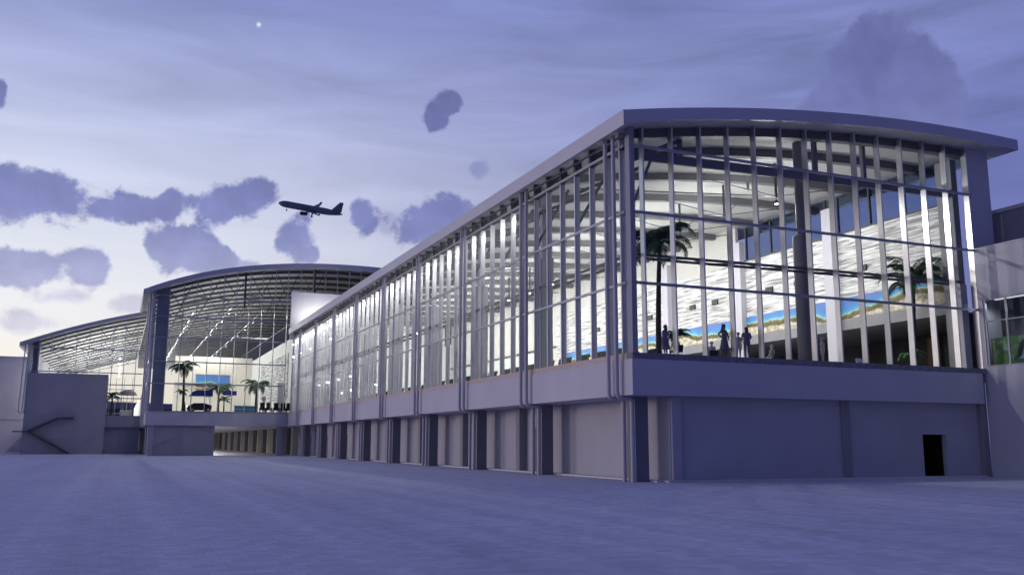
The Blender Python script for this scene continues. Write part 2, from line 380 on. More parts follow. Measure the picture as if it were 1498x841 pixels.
# ------------------------------------------------------------------ camera
f_, pitch, roll, yaw = 1332.0351, .1687, .0024, .4039
fw = Vector((math.sin(yaw)*math.cos(pitch), math.cos(yaw)*math.cos(pitch), math.sin(pitch)))
rt = Vector((math.cos(yaw), -math.sin(yaw), 0)); uq = rt.cross(fw)
rt, uq = rt*math.cos(roll)+uq*math.sin(roll), uq*math.cos(roll)-rt*math.sin(roll)
cam = bpy.data.cameras.new('camera'); co = bpy.data.objects.new('camera', cam); COL.objects.link(co)
mw = Matrix((rt, uq, -fw)).transposed().to_4x4(); mw.translation = (-23.5055,-39.6191,1.95)
co.matrix_world = mw; cam.sensor_width = 36; cam.lens = 36*f_/1498; cam.clip_end = 6000; scene.camera = co

# ------------------------------------------------------------------ ground
g = MB(); g.add([(-1500,-1500,0),(1500,-1500,0),(1500,1500,0),(-1500,1500,0)], [(0,1,2,3)])
tag(g.build('ground', M['ground']), 'paved apron in small pale slabs in front of the terminal', 'ground', kind='structure')
k = MB(); k.box(2.1,24.4,.15,.58,-.1,.10)
tag(k.build('kerb', M['kerb']), 'pale kerb along the foot of the front wall', 'kerb', kind='structure')
k = MB(); k.box(1.72,2.38,.7,101,-.1,.09)
tag(k.build('kerb', M['kerb']), 'pale kerb along the foot of the long side wall', 'kerb', kind='structure')
k = MB(); k.box(-22.6,-19.2,101.0,104,-.1,.08)
tag(k.build('paving', M['kerb']), 'pale slab beside the downpipes of the middle hall', 'paving', kind='structure')
k = MB(); k.box(-46,-37.8,122,127,-.1,.08)
tag(k.build('paving', M['kerb']), 'pale slab at the foot of the far warehouse', 'paving', kind='structure')

BAY = 11.33
FZ = 6.4                        # upper floor level
YK = [1.95 + BAY*k for k in range(9)]

# ------------------------------------------------------------------ hall roofs
def roof_part(parent, zt, x0, x1, y0, y1, thick, lip, ribs, rx0, rx1, nseg=40, ribw=.5, ribd=.5):
    xs = [x0+(x1-x0)*i/nseg for i in range(nseg+1)]
    m = MB()
    top = [(x, zt(x)) for x in xs]; bot = [(x, zt(x)-thick) for x in xs][::-1]
    m.prism(top+bot, 'y', y0+.2, y1)
    r = m.build('roof', M['ceiling'], parent)
    fa = MB()
    fa.prism([(x, zt(x)+.012) for x in xs]+[(x, zt(x)-lip) for x in xs][::-1], 'y', y0, y0+.197)   # front fascia
    fa.box(x0-.12, x0-.003, y0, y1, zt(x0)-lip-.15, zt(x0)+.012)                                    # eave fascia
    fa.box(x1+.003, x1+.12, y0, y1, zt(x1)-lip, zt(x1)+.012)
    fa.build('fascia', M['roof'], r)
    cov = MB(); cov.prism([(x, zt(x)+.06) for x in xs]+[(x, zt(x)+.004) for x in xs][::-1], 'y', y0+.25, y1)
    cov.build('roof_sheeting', M['roof'], r)
    xr = [rx0+(rx1-rx0)*i/nseg for i in range(nseg+1)]
    mr = MB(); mr.prism([(x, zt(x)-thick-.003) for x in xr]+[(x, zt(x)-thick-ribd) for x in xr][::-1], 'y', -ribw/2, ribw/2)
    me = mr.mesh('ceiling_rib', M['rib'])
    for y in ribs:
        o = bpy.data.objects.new('ceiling_rib', me); COL.objects.link(o); o.parent = r; o.location = (0,y,0)
        o.matrix_parent_inverse = parent.matrix_basis.inverted()
    return r

def put(name, me, parent, loc, rz=0):
    o = bpy.data.objects.new(name, me); COL.objects.link(o); o.parent = parent; o.location = loc; o.rotation_euler = (0,0,rz)
    pm = Matrix.Identity(4); q = parent
    while q is not None: pm = q.matrix_basis @ pm; q = q.parent
    o.matrix_parent_inverse = pm.inverted()
    return o

def dx_(o):  # empties at origin keep world == local
    return o

# ================================================================== HALL A
A = thing('terminal_hall', (0,0,0), 'long glazed terminal hall with curved roof and white stone inner wall', 'terminal')
ztA = lambda x: 18.9 + .187*x - .0039*x*x
TH = .56
roof_part(A, ztA, -.7, 28.0, -1.0, 99.0, TH, .66, [.95]+[4.75+BAY/2*k for k in range(17)], .5, 26.9)
# floor slab (the plain band)
MB().box(0,24.45,0,101.6,4.33,6.14).build('slab_band', M['facade'], A)
MB().box(.55,24.9,.62,101.6,6.145,FZ).build('floor_finish', M['floor'], A)
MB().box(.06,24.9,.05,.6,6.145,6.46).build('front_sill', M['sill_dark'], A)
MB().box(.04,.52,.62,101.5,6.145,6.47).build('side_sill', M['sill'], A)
# front glazing
LV = [10.1, 13.85, 17.45]
yg = .36
pane = MB()
xs = [1.13 + 1.84*i for i in range(14)]
for i, x in enumerate(xs):
    m = MB(); m.box(x-.042, x+.042, yg, yg+.40, 6.462, ztA(x)-TH-.004); m.build('mullion', M['mullion'], A)
for z in LV:
    m = MB(); m.box(.42, 25.15, yg-.09, yg-.003, z-.075, z+.075); m.build('transom', M['transom'], A)
for i in range(14):
    xa = .45 if i == 0 else xs[i-1]+.053; xb = xs[i]-.053
    m = MB(); m.prism([(xa,6.465),(xb,6.465),(xb,ztA(xb)-TH-.01),(xa,ztA(xa)-TH-.01)], 'y', yg+.06, yg+.075); m.build('glass_pane', M['glass'], A)
# corner post
MB().box(.12,.42,.10,.55,6.465,ztA(.12)-TH-.02).build('corner_post', M['pier'], A)
# side glazing, bay by bay
xg = .14
for kq in range(9):
    ya = YK[kq]; yb = ya+BAY if kq < 8 else 101.5
    if kq == 0: ya0 = .62
    else: ya0 = ya
    bay = MB()
    for z in LV: bay.box(xg-.09, xg-.003, ya0+.01, yb-.01, z-.07, z+.07)
    bay.box(xg-.05, xg+.05, ya0+.01, yb-.01, 17.98, 18.10)
    w = bay.build('window_bay', M['transom'], A)
    hf = MB(); hf.box(xg+.02, xg+.3, ya0+.02, yb-.02, 17.37, 17.525)
    for j in range(6):
        y = ya + BAY/6*(j+.38)
        if y > 101.2: continue
        MB().box(xg, xg+.33, y-.05, y+.05, 6.475, 17.36).build('fin', M['fin'], w)
        hf.box(xg+.02, xg+.45, y-.12, y+.12, 17.53, ztA(xg)-TH-.004)
    hf.build('head_frame', M['steel'], w)
    if kq == 0:
        MB().box(xg, xg+.33, 1.15, 1.25, 6.475, ztA(xg)-TH-.004).build('fin', M['fin'], w)
    MB().box(xg+.06, xg+.075, ya0+.02, yb-.02, 6.478, ztA(xg)-TH-.01).build('glass_pane', M['glass'], w)
# downpipes: a pair at each bay
pm_ = MB(); pm_.tube([(-.28,0,18.1),(-.28,0,4.55),(-.22,0,4.30),(-.05,0,4.2),(.45,0,4.2),(.56,0,4.12),(.58,0,3.95),(.58,0,.0)], .115, 10)
me = pm_.mesh('downpipe', M['pipe'])
for kq, y in enumerate(YK):
    put('downpipe', me, A, (0,y,0)); put('downpipe', me, A, (0,y-.86,0))
# ground storey: columns
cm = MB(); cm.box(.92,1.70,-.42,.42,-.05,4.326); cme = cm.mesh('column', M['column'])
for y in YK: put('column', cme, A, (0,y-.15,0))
# long side wall with pilasters and doors
MB().box(2.5,2.9,4.9,101.6,0,4.326).box(2.5,2.9,.6,3.4,0,4.326).box(2.5,2.9,3.4,4.9,2.55,4.326).build('side_wall', M['lower'], A)
pl = MB(); pl.box(2.2,2.497,-.35,.35,0,4.32); ple = pl.mesh('pilaster', M['lower'])
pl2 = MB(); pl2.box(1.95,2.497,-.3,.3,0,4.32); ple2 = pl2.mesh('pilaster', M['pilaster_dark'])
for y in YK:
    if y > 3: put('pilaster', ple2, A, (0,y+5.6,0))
    if y > 3:
        d = MB().box(2.47,2.497,y+2.6,y+3.8,0.1,2.9).box(2.44,2.469,y+2.6,y+2.7,.1,2.95).box(2.44,2.469,y+3.7,y+3.8,.1,2.95).build('door', M['pilaster_dark'], A)
MB().box(2.45,2.52,3.3,3.42,0,2.6).box(2.45,2.52,4.88,5.0,0,2.6).build('door_frame', M['lower'], A)
# front wall of the ground storey, with a doorway
fwm = MB(); fwm.box(2.903,19.75,.6,1.0,0,4.326).box(21.8,24.45,.6,1.0,0,4.326).box(19.75,21.8,.6,1.0,2.57,4.326).box(2.5,2.9,.597,.6,0,4.326)
fwm.build('front_wall', M['lower'], A)
MB().box(2.55,3.1,.45,.597,0.1,4.32).build('pilaster', M['lower'], A)
MB().box(13.75,14.35,.50,.597,0.1,4.32).build('pilaster', M['pilaster_dark'], A)
MB().box(24.46,24.945,.3,.9,0,6.13).build('pilaster', M['pilaster_dark'], A)
MB().box(21.70,21.795,.56,.85,0.0,2.565).box(19.755,19.82,.57,1.2,.0,2.565).box(19.825,21.695,.57,1.2,2.49,2.565).build('door_frame', M['lower'], A)
rm = MB().box(18.5,23.5,5.0,5.1,0,3).box(18.4,18.5,1.01,5.1,0,3).box(23.5,23.6,1.01,5.1,0,3).box(18.4,23.6,1.01,5.1,3,3.1)
rm.build('doorway_room', M['brown'], A)
MB().box(21.35,21.9,3.2,3.4,0.0,2.2).build('timber_panel', M['brown'], A)
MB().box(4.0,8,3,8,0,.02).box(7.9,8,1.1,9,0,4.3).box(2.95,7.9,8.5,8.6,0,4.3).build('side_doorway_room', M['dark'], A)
# right-hand end: pier, inner return
MB().box(25.16,27.0,.42,.9,6.2,ztA(26)-TH-.02).build('end_pier', M['facade'], A)
MB().box(24.55,25.05,1.2,2.4,FZ+.01,ztA(24.6)-TH-.6).build('pilaster', M['pilaster_dark'], A)
MB().box(24.3,24.85,.95,1.6,6.47,11.8).build('pilaster', M['lower'], A)
# inner stone wall with clerestory above and dark concourse below
SW = 25.06
st = MB(); st.box(SW,SW+.3,2.42,60,10.9,17.3)
st.build('stone_wall', M['stone'], A)
up = MB(); up.box(SW+.01,SW+.3,24.3,99,17.3,ztA(25)-TH-.01)
up.box(SW+.01,SW+.3,60,99,10.4,17.3)
up.build('upper_wall', M['offwhite'], A)
MB().box(SW-.06,SW+.3,2.42,24.28,17.31,17.42).build('clerestory_sill', M['frame'], A)
for (ya, yb) in ((2.5,12.0),(13.3,23.0)):
    fr = MB(); n = 3
    for i in range(n+1):
        y = ya+(yb-ya)*i/n; fr.box(SW+.05,SW+.25,y-.06,y+.06,17.43,20.3)
    fr.box(SW+.05,SW+.25,ya+.07,yb-.07,20.18,20.3)
    w = fr.build('clerestory_window', M['frame'], A)
    MB().box(SW+.12,SW+.14,ya,yb,17.44,20.2).build('glass_pane', M['glass_grey'], w)
for y in (12.6, 23.65, 35., 46.3, 57.7):
    MB().box(24.55,25.055,y-.5,y+.5,FZ+.01,19.4 if y < 20 else 19.0).build('pilaster', M['facade'], A)
MB().box(SW-.04,SW-.004,2.45,58,10.95,12.5).build('beach_mural', M['mural'], A)
bk = MB().box(SW-.02,SW+.3,2.42,60,10.15,10.9).box(SW+.3,34,2.42,60,10.2,10.35).build('bulkhead', M['pilaster_dark'], A)
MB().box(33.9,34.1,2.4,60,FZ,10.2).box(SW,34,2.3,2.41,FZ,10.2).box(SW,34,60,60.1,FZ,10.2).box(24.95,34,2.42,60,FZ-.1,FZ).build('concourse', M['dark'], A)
for y in (3.4,5.3,8.8): MB().box(31,31.4,y,y+1.1,FZ,9.6).build('timber_panel', M['brown'], A)
MB().box(24.0,24.9,59.9,99,FZ,10.4).build('shopfront', M['cream'], A)
MB().box(24.7,SW,60.1,98.9,10.4,10.7).box(24.7,25.0,60.1,98.9,13.5,13.6).build('cornice', M['steel'], A)
MB().box(SW-.03,SW,61,98,10.8,13.4).build('wall_panel', mat('pale_green_panel',(.55,.60,.57),.4), A)
for y in (9.7,16.5,20.0,27.5,31,38.5,42,49.5):
    MB().box(SW-.14,SW-.004,y-.42,y+.42,14.2,14.62).build('wall_vent', M['black'], A)
# inner columns
rc = MB(); rc.lathe([(.01,FZ),(.54,FZ),(.54,14.2),(.50,14.3),(.27,14.3),(.27,ztA(13.7)-TH)], (13.72,2.95,0), 24)
rc.build('round_column', M['column'], A)
for kq in range(1,9):
    y = YK[kq]
    MB().box(.9,1.75,y-.5,y+.45,FZ+.01,13.7).box(1.15,1.5,y-.2,y+.15,13.7,ztA(1.3)-TH).build('inner_column', M['facade'], A)
# wind girders, cable trusses
def ladder(a, b, off, n, name='wind_girder'):
    a = Vector(a); b = Vector(b); off = Vector(off); m = MB()
    m.bar(a, b, .11, .13); m.bar(a+off, b+off, .11, .13)
    for i in range(n):
        p = a.lerp(b, i/n) + (off if i % 2 else Vector()); q = a.lerp(b, (i+1)/n) + (Vector() if i % 2 else off)
        m.bar(p, q, .08, .08)
    return m.build(name, M['steel'], A)
ladder((.7,1.05,11.75),(24.5,1.05,11.95),(0,.9,0),13)
ladder((.75,1.2,11.75),(.75,99,11.75),(.9,0,0),52)
def cable_truss(y):
    m = MB()
    m.tube([(.7,y,16.9),(15.5,y,18.05)], .035, 6); m.tube([(15.5,y,18.05),(24.4,y,ztA(24.4)-TH-.7)], .035, 6)
    m.tube([(15.5,y,17.95),(15.5,y,ztA(15.5)-TH)], .09, 8)
    m.bar((.7,y,14.6),(3.0,y,ztA(3)-TH-.35),.14,.16); m.bar((.7,y,16.6),(5.0,y,ztA(5)-TH-.5),.16,.2)
    m.tube([(15.5,y,18.05),(12.2,y+2.8,ztA(12.2)-TH-.5)], .03, 6); m.tube([(15.5,y,18.05),(18.8,y+2.8,ztA(18.8)-TH-.5)], .03, 6)
    return m.mesh('cable_truss', M['steel'])
ctm = cable_truss(0)
TY = [1.6] + [7.2 + BAY/2*k for k in range(16)]
for y in TY[1:]: put('cable_truss', ctm, A, (0,y,0))
MB().bar((.8,1.5,16.9),(4.2,1.5,ztA(4.2)-TH-.5),.2,.26).bar((4.2,1.5,17.6),(4.2,1.5,ztA(4.2)-TH),.22,.2).bar((.8,1.5,13.9),(2.4,1.5,17.4),.12,.14).bar((.8,1.5,17.35),(25,1.5,17.75),.18,.5).build('portal_truss', M['column'], A)
for x in (13.72,17.5,20.5): MB().box(x-.12,x+.12,1.35,1.6,17.9,ztA(x)-TH-.004).build('hanger', M['column'], A)
# far end wall, rising white above the eave
MB().box(-.6,24,99.1,99.4,17.2,24.5).box(.5,24.9,99.05,99.35,FZ,17.2).build('end_wall', M['white'], A)

# ------------------------------------------------------------------ pendant lamps (real lit lamps)
def spot(parent, loc, power, col=(1,.975,.95), size=R(125), blend=.6, rad=.12, aim=(0,0,-1)):
    l = bpy.data.lights.new('lamp_light', 'SPOT'); l.energy = power; l.color = col; l.spot_size = size; l.spot_blend = blend; l.shadow_soft_size = rad
    o = bpy.data.objects.new('lamp_light', l); COL.objects.link(o); o.parent = parent; o.location = loc
    o.rotation_euler = Vector(aim).to_track_quat('-Z','Y').to_euler()
    return o
def make_pendant(loc, label, group, power, drop=.55, sz=1., size=R(125), aim=(0,0,-1), glow=0):
    t = thing('pendant_lamp', loc, label, 'lamp', group)
    MB().tube([(0,0,0),(0,0,-drop)], .03*sz, 6).build('stem', M['steel'], t, world=False)
    MB().lathe([(.02*sz,-drop),(.12*sz,-drop-.02),(.16*sz,-drop-.34*sz),(.15*sz,-drop-.35*sz)], n=14).build('lamp_shade', M['steel'], t, world=False)
    MB().ball((0,0,-drop-.30*sz), .12*sz,.12*sz,.08*sz).build('bulb', M['lamp'], t, world=False)
    spot(t, (0,0,-drop-.42*sz), power, size=size, aim=aim)
    if glow:
        l = bpy.data.lights.new('bulb_light', 'POINT'); l.energy = glow; l.color = (1,.985,.96); l.shadow_soft_size = .15
        o = bpy.data.objects.new('bulb_light', l); COL.objects.link(o); o.parent = t; o.location = (0,0,-drop-.46*sz)
    return t
PA = 1380.
pA = make_pendant((15.5,TY[1],17.9), 'dark pendant lamp lit under a ceiling truss of the long hall', 'pendant lamps of the long hall', PA, .1, .8, size=R(150), aim=(.75,0,-.66), glow=950.)
for y in TY[2:]:
    c = copy_tree(pA); c.location = (15.5,y,17.9)
pS = make_pendant((1.5,14.2,17.75), 'small dark lamp lit at the head of the long glazed side, washing the fins', 'fin washing lamps of the long hall', 420., .25, .4, size=R(100), aim=(.02,.85,-.5))
for k in range(1,16):
    c = copy_tree(pS); c.location = (1.5,14.2+BAY/2*k,17.75)
for (x, y, lab) in ((12.3,6,'small white cone spotlight on a wire, in front of the ceiling of the end bay'), (21.7,4.5,'small white cone spotlight on a wire, beside the high windows over the stone wall')):
    zt_ = ztA(x)-TH
    t = thing('cone_spotlight', (x,y,zt_), lab, 'spotlight')
    dz = zt_-(18.3 if x < 15 else 17.9)
    MB().tube([(0,0,0),(0,0,-dz)], .012, 6).build('wire', M['white'], t, world=False)
    MB().lathe([(.03,-dz-.55),(.13,-dz),(.02,-dz+.03)], n=12).build('shade', M['white'], t, world=False)

# ================================================================== HALL B
B = thing('middle_terminal_hall', (0,0,0), 'tall middle terminal hall with barrel roof, behind the far end of the long hall', 'terminal')
YB = 101.7
ztB = lambda x: 29.55 - .0042*(x-10.)**2 - .0000018*(x-10.)**4
roof_part(B, ztB, -21.3, 41, YB-1.3, 205, .6, .75, [YB+2+5.66*k for k in range(18)], -20, 40, ribd=.42, ribw=.6)
MB().box(-20.0,-.02,YB,YB+2.5,4.3,6.14).box(-20.0,2.4,YB+2.5,204,4.3,6.14).build('slab_band', M['facade'], B)
MB().box(-19.7,2.3,YB+.3,204,6.145,FZ).build('floor_finish', M['floor'], B)
LB = [10.3,13.5,17.0,20.1,23.2]
for i in range(12):
    x = -19.65 + 1.9*i
    m = MB(); m.box(x-.05,x+.05,YB+.3,YB+.65,FZ,ztB(x)-.61)
    if x < -.3: m.build('mullion', M['transom'], B)
m = MB()
for i in range(10):
    x = 1.3 + 1.9*i
    mm = MB().box(x-.05,x+.05,YB+.3,YB+.65,19,ztB(x)-.61); mm.build('mullion', M['transom'], B)
for z in LB:
    MB().box(-20,-.6 if z < 20.2 else 19,YB+.2,YB+.298,z-.09,z+.09).build('transom', M['transom'], B)
for i in range(11):
    xa = -19.6+1.9*i; xb = xa+1.8
    m = MB(); m.prism([(xa,FZ),(xb,FZ),(xb,ztB(xb)-.63),(xa,ztB(xa)-.63)], 'y', YB+.4, YB+.415); m.build('glass_pane', M['glass'], B)
MB().box(-19.4,-17.7,YB+.9,YB+2.2,FZ+.01,ztB(-18.5)-.61).build('corner_column', M['pier'], B)
for x in (-7.,3.5): MB().box(x-.14,x+.14,YB+1.0,YB+1.3,22,ztB(x)-.61).build('hanger', M['steel'], B)
# left side of B
for i in range(12):
    y = YB+.6+1.89*i
    MB().box(-19.95,-19.6,y-.05,y+.05,FZ,ztB(-19.9)-.61).build('fin', M['fin'], B)
for z in LB: MB().box(-20.06,-19.96,YB+.3,124,z-.08,z+.08).build('transom', M['transom'], B)
MB().box(-19.85,-19.83,YB+.5,123.9,FZ,ztB(-19.9)-.63).build('glass_pane', M['glass'], B)
for y in (YB+.5, YB+1.35, YB+BAY, YB+BAY+.85):
    put('downpipe', me, B, (-20.05,y,0))
    MB().tube([(-20.33,y,18.1),(-20.33,y,24.2)], .115, 8).build('downpipe', M['pipe'], B)
# ground storey
MB().box(-19.0,-10.4,YB+.6,YB+1.2,0,4.295).box(-19.0,-18.6,YB+1.2,222,0,4.295).build('ground_wall', M['pier'], B)
for (x, y) in ((-19.2,YB+.9),(-.9,YB+1.2),(.6,YB+6)): MB().box(x-.4,x+.4,y-.4,y+.4,0,4.295).build('column', M['lower'], B)
uw = MB(); uw.box(2.5,2.9,YB+.1,222,0,4.295); uw.build('undercroft_wall', M['cream'], B)
for k in range(18):
    y = YB+5+BAY/2*k*1.15
    MB().box(1.7,2.49,y-.45,y+.45,0,4.29).build('pilaster', M['column' if k % 2 else 'cream'], B)
    MB().box(2.4,2.49,y+2,y+3.2,0.02,3.3).build('door', M['dark'], B)
MB().box(-18.5,2.5,222,222.3,0,4.295).build('undercroft_end', M['cream'], B)
# inner walls
MB().box(2.5,2.8,YB+1.5,166,FZ,19.3).build('inner_wall', M['white'], B)
MB().box(2.35,2.49,118,150,9.5,17).build('stone_panel', M['stone'], B)
pt = MB(); pt.box(-13.3,2.5,165,165.3,FZ,19.9); pt.build('partition', M['cream'], B)
MB().box(-13.2,-2,164.3,164.99,13.9,14.2).build('ledge', M['rib'], B)
MB().box(-20,41,205,205.3,20,28.5).build('gable_wall', M['rib'], B)
MB().box(3.2,40,YB+1,204.9,22.4,22.6).build('upper_ceiling', M['rib'], B)
for yy in [YB+5+12.3*k for k in range(8)]:
    m = MB(); 
    m.tube([(-19.5,yy,21.5),(-8,yy,24.6),(2,yy,24.6),(12,yy,26.6)], .07, 6)
    for x, zb_ in ((-16,22.4),(-12,23.5),(-8,24.6),(-4,24.6),(0,24.6),(4,25.)):
        m.bar((x,yy,zb_),(x+1.6,yy,ztB(x+1.6)-.7),.1,.12); m.bar((x,yy,zb_),(x-1.6,yy,ztB(x-1.6)-.7),.1,.12)
    m.build('roof_truss', M['steel'], B)
for x in (-13.5,-8.5,-3.5):
    MB().bar((x,YB+3,22.6),(x,203,22.6),.09,.09).build('lamp_rail', M['steel'], B)
pB = make_pendant((-13.5,118,22.5), 'small white lamp in one of the lit rows under the middle hall roof', 'lamp rows of the middle hall', 620., .3, .36, size=R(120), aim=(0,.3,-1), glow=430.)
for i, x in enumerate((-13.5,-8.5,-3.5)):
    for j in range(9):
        if i == 0 and j == 0: continue
        c = copy_tree(pB); c.location = (x,(118 if x < -10 else 110)+10.5*j,22.5)

# ================================================================== HALL C
Cc = thing('far_terminal_hall', (0,0,0), 'lower far terminal hall with sloping curved roof, a blank wall and an outside stair', 'terminal')
YC = 124.
ztC = lambda x: 17.5 + .42*(x+38.6) - .0052*(x+38.6)**2
roof_part(Cc, ztC, -38.6, -20.25, YC-.9, 215, .5, .6, [YC+2+5.66*k for k in range(16)], -37.5, -20.3, ribd=.28, ribw=.5)
MB().box(-37.3,-25.5,YC,YC+.5,0,12.8).build('blank_wall', M['blank'], Cc)
MB().box(-25.49,-20.2,YC+.5,YC+.9,0,4.3).box(-25.49,-20.2,YC+.02,YC+.9,4.3,6.2).build('slab_band', M['pier'], Cc)
MB().box(-37,-20.3,YC+1,213,6.0,6.2).build('floor_finish', M['floor'], Cc)
for i in range(10):
    x = -36.05+1.82*i
    if x > -20.3: continue
    MB().box(x-.05,x+.05,YC+.55,YC+.85,12.81 if x < -25.4 else 6.21,ztC(x)-.51).build('mullion', M['transom'], Cc)
for (z, xa) in ((9.0,-25.4),(11.2,-25.4),(13.1,-37.2),(16.9,-37.2)):
    MB().box(xa,-20.3,YC+.45,YC+.547,z-.08,z+.08).build('transom', M['transom'], Cc)
for i in range(9):
    xa = -37.2+1.88*i; xb = xa+1.84; z0 = 12.85 if xb < -25 else 6.25
    MB().prism([(xa,z0),(xb,z0),(xb,ztC(xb)-.52),(xa,ztC(xa)-.52)], 'y', YC+.62, YC+.635).build('glass_pane', M['glass'], Cc)
MB().box(-36.9,-35.9,YC+1,YC+2,6.2,ztC(-36.5)-.52).build('corner_column', M['column'], Cc)
for i in range(30):
    MB().box(-37.4,-37.15,YC+1+3*i-.06,YC+1+3*i+.06,6.2,ztC(-37.3)-.51).build('fin', M['fin'], Cc)
for x in (-38.0,-37.5): MB().tube([(x+.1,YC-.3,17.3),(x-.1,YC-.3,6.6),(x+.3,YC-.2,6.4)], .09, 8).build('downpipe', M['pipe'], Cc)
MB().box(-37.42,-37.31,YC-.05,YC+.6,6.4,17.3).build('end_trim', M['white'], Cc)
for yy in [YC+6+16*k for k in range(5)]:
    m = MB(); m.tube([(-37,yy,16.2),(-28,yy,18.6),(-20.6,yy,20.5)], .07, 6)
    for x in (-34,-30,-26,-22.5):
        zb_ = 16.2+(x+37)*.265
        m.bar((x,yy,zb_),(x+1.4,yy,ztC(x+1.4)-.6),.1,.1); m.bar((x,yy,zb_),(x-1.4,yy,ztC(x-1.4)-.6),.1,.1)
    m.build('roof_truss', M['steel'], Cc)
for i in range(9): MB().box(-36+1.9*i-.05,-36+1.9*i+.05,213,213.3,6.2,18).build('rear_mullion', M['steel'], Cc)
for z in (9,12,15): MB().box(-37,-20.3,213.0,213.28,z-.08,z+.08).build('rear_transom', M['steel'], Cc)
MB().box(-20.2,-20.0,YC+1,204,FZ,10).build('party_wall', M['white'], Cc)
pC = make_pendant((-30,142,15.6), 'small lamp lit under the sloping roof of the far hall', 'lamps of the far hall', 700., .3, .6, size=R(120), aim=(0,.3,-1), glow=1700.)
for x in (-30,-24):
    for j in range(6):
        if x == -30 and j == 0: continue
        c = copy_tree(pC); c.location = (x,142+12*j,15.6 if x == -30 else 17.4)
# outside stair of C
S = thing('outside_stair', (-36,YC-.8,0), 'dark steel stair in two flights on the blank wall of the far hall', 'stair')
def flight(a, b, n):
    m = MB(); a = Vector(a); b = Vector(b)
    for dy in (-.45,.45): m.bar(a+Vector((0,dy,0)), b+Vector((0,dy,0)), .06, .34)
    for i in range(n):
        p = a.lerp(b, (i+.5)/n); m.box(p.x-.15,p.x+.15,p.y-.42,p.y+.42,p.z-.02,p.z+.02)
    return m
ys = YC-.55
flight((-30.5,ys,.1),(-36.4,ys,3.5),20).build('flight', M['steel'], S)
flight((-36.4,ys,3.6),(-32.3,ys,5.65),12).build('flight', M['steel'], S)
MB().box(-38.6,-36.4,ys-.5,ys+.5,3.42,3.6).build('landing', M['steel'], S)
MB().box(-32.3,-30.1,ys-.5,ys+.5,5.55,5.78).build('landing', M['steel'], S)
MB().box(-31.9,-30.6,YC-.03,YC-.004,5.8,8.1).build('door', M['blank'], S)

# ================================================================== other buildings
SB = thing('side_building', (0,0,0), 'plain rendered building at right angles to the end hall, garden picture in its strip window', 'building')
X = 24.95
w = MB(); w.box(X,X+.3,-14,.28,0,6.55).box(X,X+.3,-14,.28,10.72,13.86).box(X,X+.3,-.02,.28,6.55,10.72).box(X,X+.3,-14,-9,6.55,10.72).box(X+.3,40,-14,.28,13.5,13.7)
w.build('wall', M['facade'], SB)
MB().box(X-.03,X+.33,-14,.28,13.862,13.95).build('parapet_cap', M['roof'], SB)
fr = MB(); fr.box(X+.02,X+.14,-8.98,-.04,6.56,6.64).box(X+.02,X+.14,-8.98,-.04,10.62,10.71)
for i in range(7): fr.box(X+.03,X+.13,-.12-1.42*i-.05,-.12-1.42*i+.05,6.641,10.619)
fr.box(X+.04,X+.12,-8.98,-.04,9.28,9.36)
fo = fr.build('window_frame', M['transom'], SB)
MB().box(X+.07,X+.085,-8.9,-.1,6.65,10.6).build('glass_pane', M['glass_grey'], fo)
MB().box(X+.3,33,-13.9,.2,6.3,6.5).box(32.9,33,-13.9,.2,6.5,13.5).build('room', M['facade'], SB)
ps = thing('garden_picture', (X+.75,-2,6.6), 'green garden picture with a wading bird behind the strip window', 'picture')
MB().box(X+.7,X+.78,-6.5,.17,6.66,8.35).build('backing', M['garden'], ps)
bird = MB()
bird.prism([(-1.62,7.0),(-1.85,7.15),(-2.0,7.6),(-2.3,8.0),(-2.9,8.05),(-3.5,7.6),(-3.3,7.1),(-2.6,6.85)], 'x', X+.68, X+.697)
bird.build('wading_bird', mat('bird_white',(.75,.75,.78),.6,var=.1), ps)
MB().prism([(-1.2,6.86),(-1.42,7.12),(-1.6,7.3),(-1.68,7.62),(-1.85,7.95),(-2.1,8.16),(-2.5,8.2),(-2.55,8.0),(-2.15,7.92),(-1.98,7.6),(-1.85,7.3),(-1.6,7.05),(-1.4,6.85)], 'x', X+.66, X+.6795).build('bird_wing', mat('bird_grey',(.10,.10,.11),.6,var=.3,vscale=6), ps)
lf = MB()
for i in range(14):
    a_ = R(20+140*i/13); y0_ = -.42+.36*math.cos(a_); z0_ = 6.85+.46*math.sin(a_)
    lf.prism([(-.42,6.75),(y0_-.07,z0_-.05),(y0_,z0_+.07),(y0_+.07,z0_-.05)], 'x', X+.66+.002*i, X+.665+.002*i)
lf.build('printed_leaves', mat('printed_leaf',(.25,.55,.07),.5,var=.3), ps)
MB().box(X+.66,X+.695,-.03,.1,6.68,8.2).build('printed_post', mat('printed_post',(.75,.72,.45),.5,var=.2), ps)
rl = thing('picture_fill_lamp', (X+.4,-2.2,10.66), 'slim lamp added at the head of the strip window to brighten the garden picture', 'lamp')  # added lamp, set between glass and picture to brighten the print
MB().box(-.08,.08,-1.6,1.6,-.05,0).build('diffuser', M['lamp_dim'], rl, world=False)
spot(rl, (0,1.6,-.12), 90., size=R(170)); spot(rl, (0,-.2,-.12), 90., size=R(170))
RB = thing('upper_building', (0,0,0), 'taller blue grey block rising beyond the plain side building', 'building')
MB().box(28.3,46,-30,1.5,0,16.75).build('wall', M['dusk_wall'], RB)
MB().box(28.2,46,-30.1,1.6,16.752,17.0).build('parapet_cap', M['roof'], RB)
WH = thing('warehouse', (0,0,0), 'pale flat topped warehouse beyond the far hall at the edge of the apron', 'building')
MB().box(-90,-37.9,150,190,0,17.0).build('wall', M['facade'], WH)
MB().box(-90.1,-37.8,149.9,190,17.002,17.35).build('parapet_cap', M['roof'], WH)
MB().box(-90.05,-37.9,149.93,149.997,5.8,6.0).build('joint_band', M['lower'], WH)
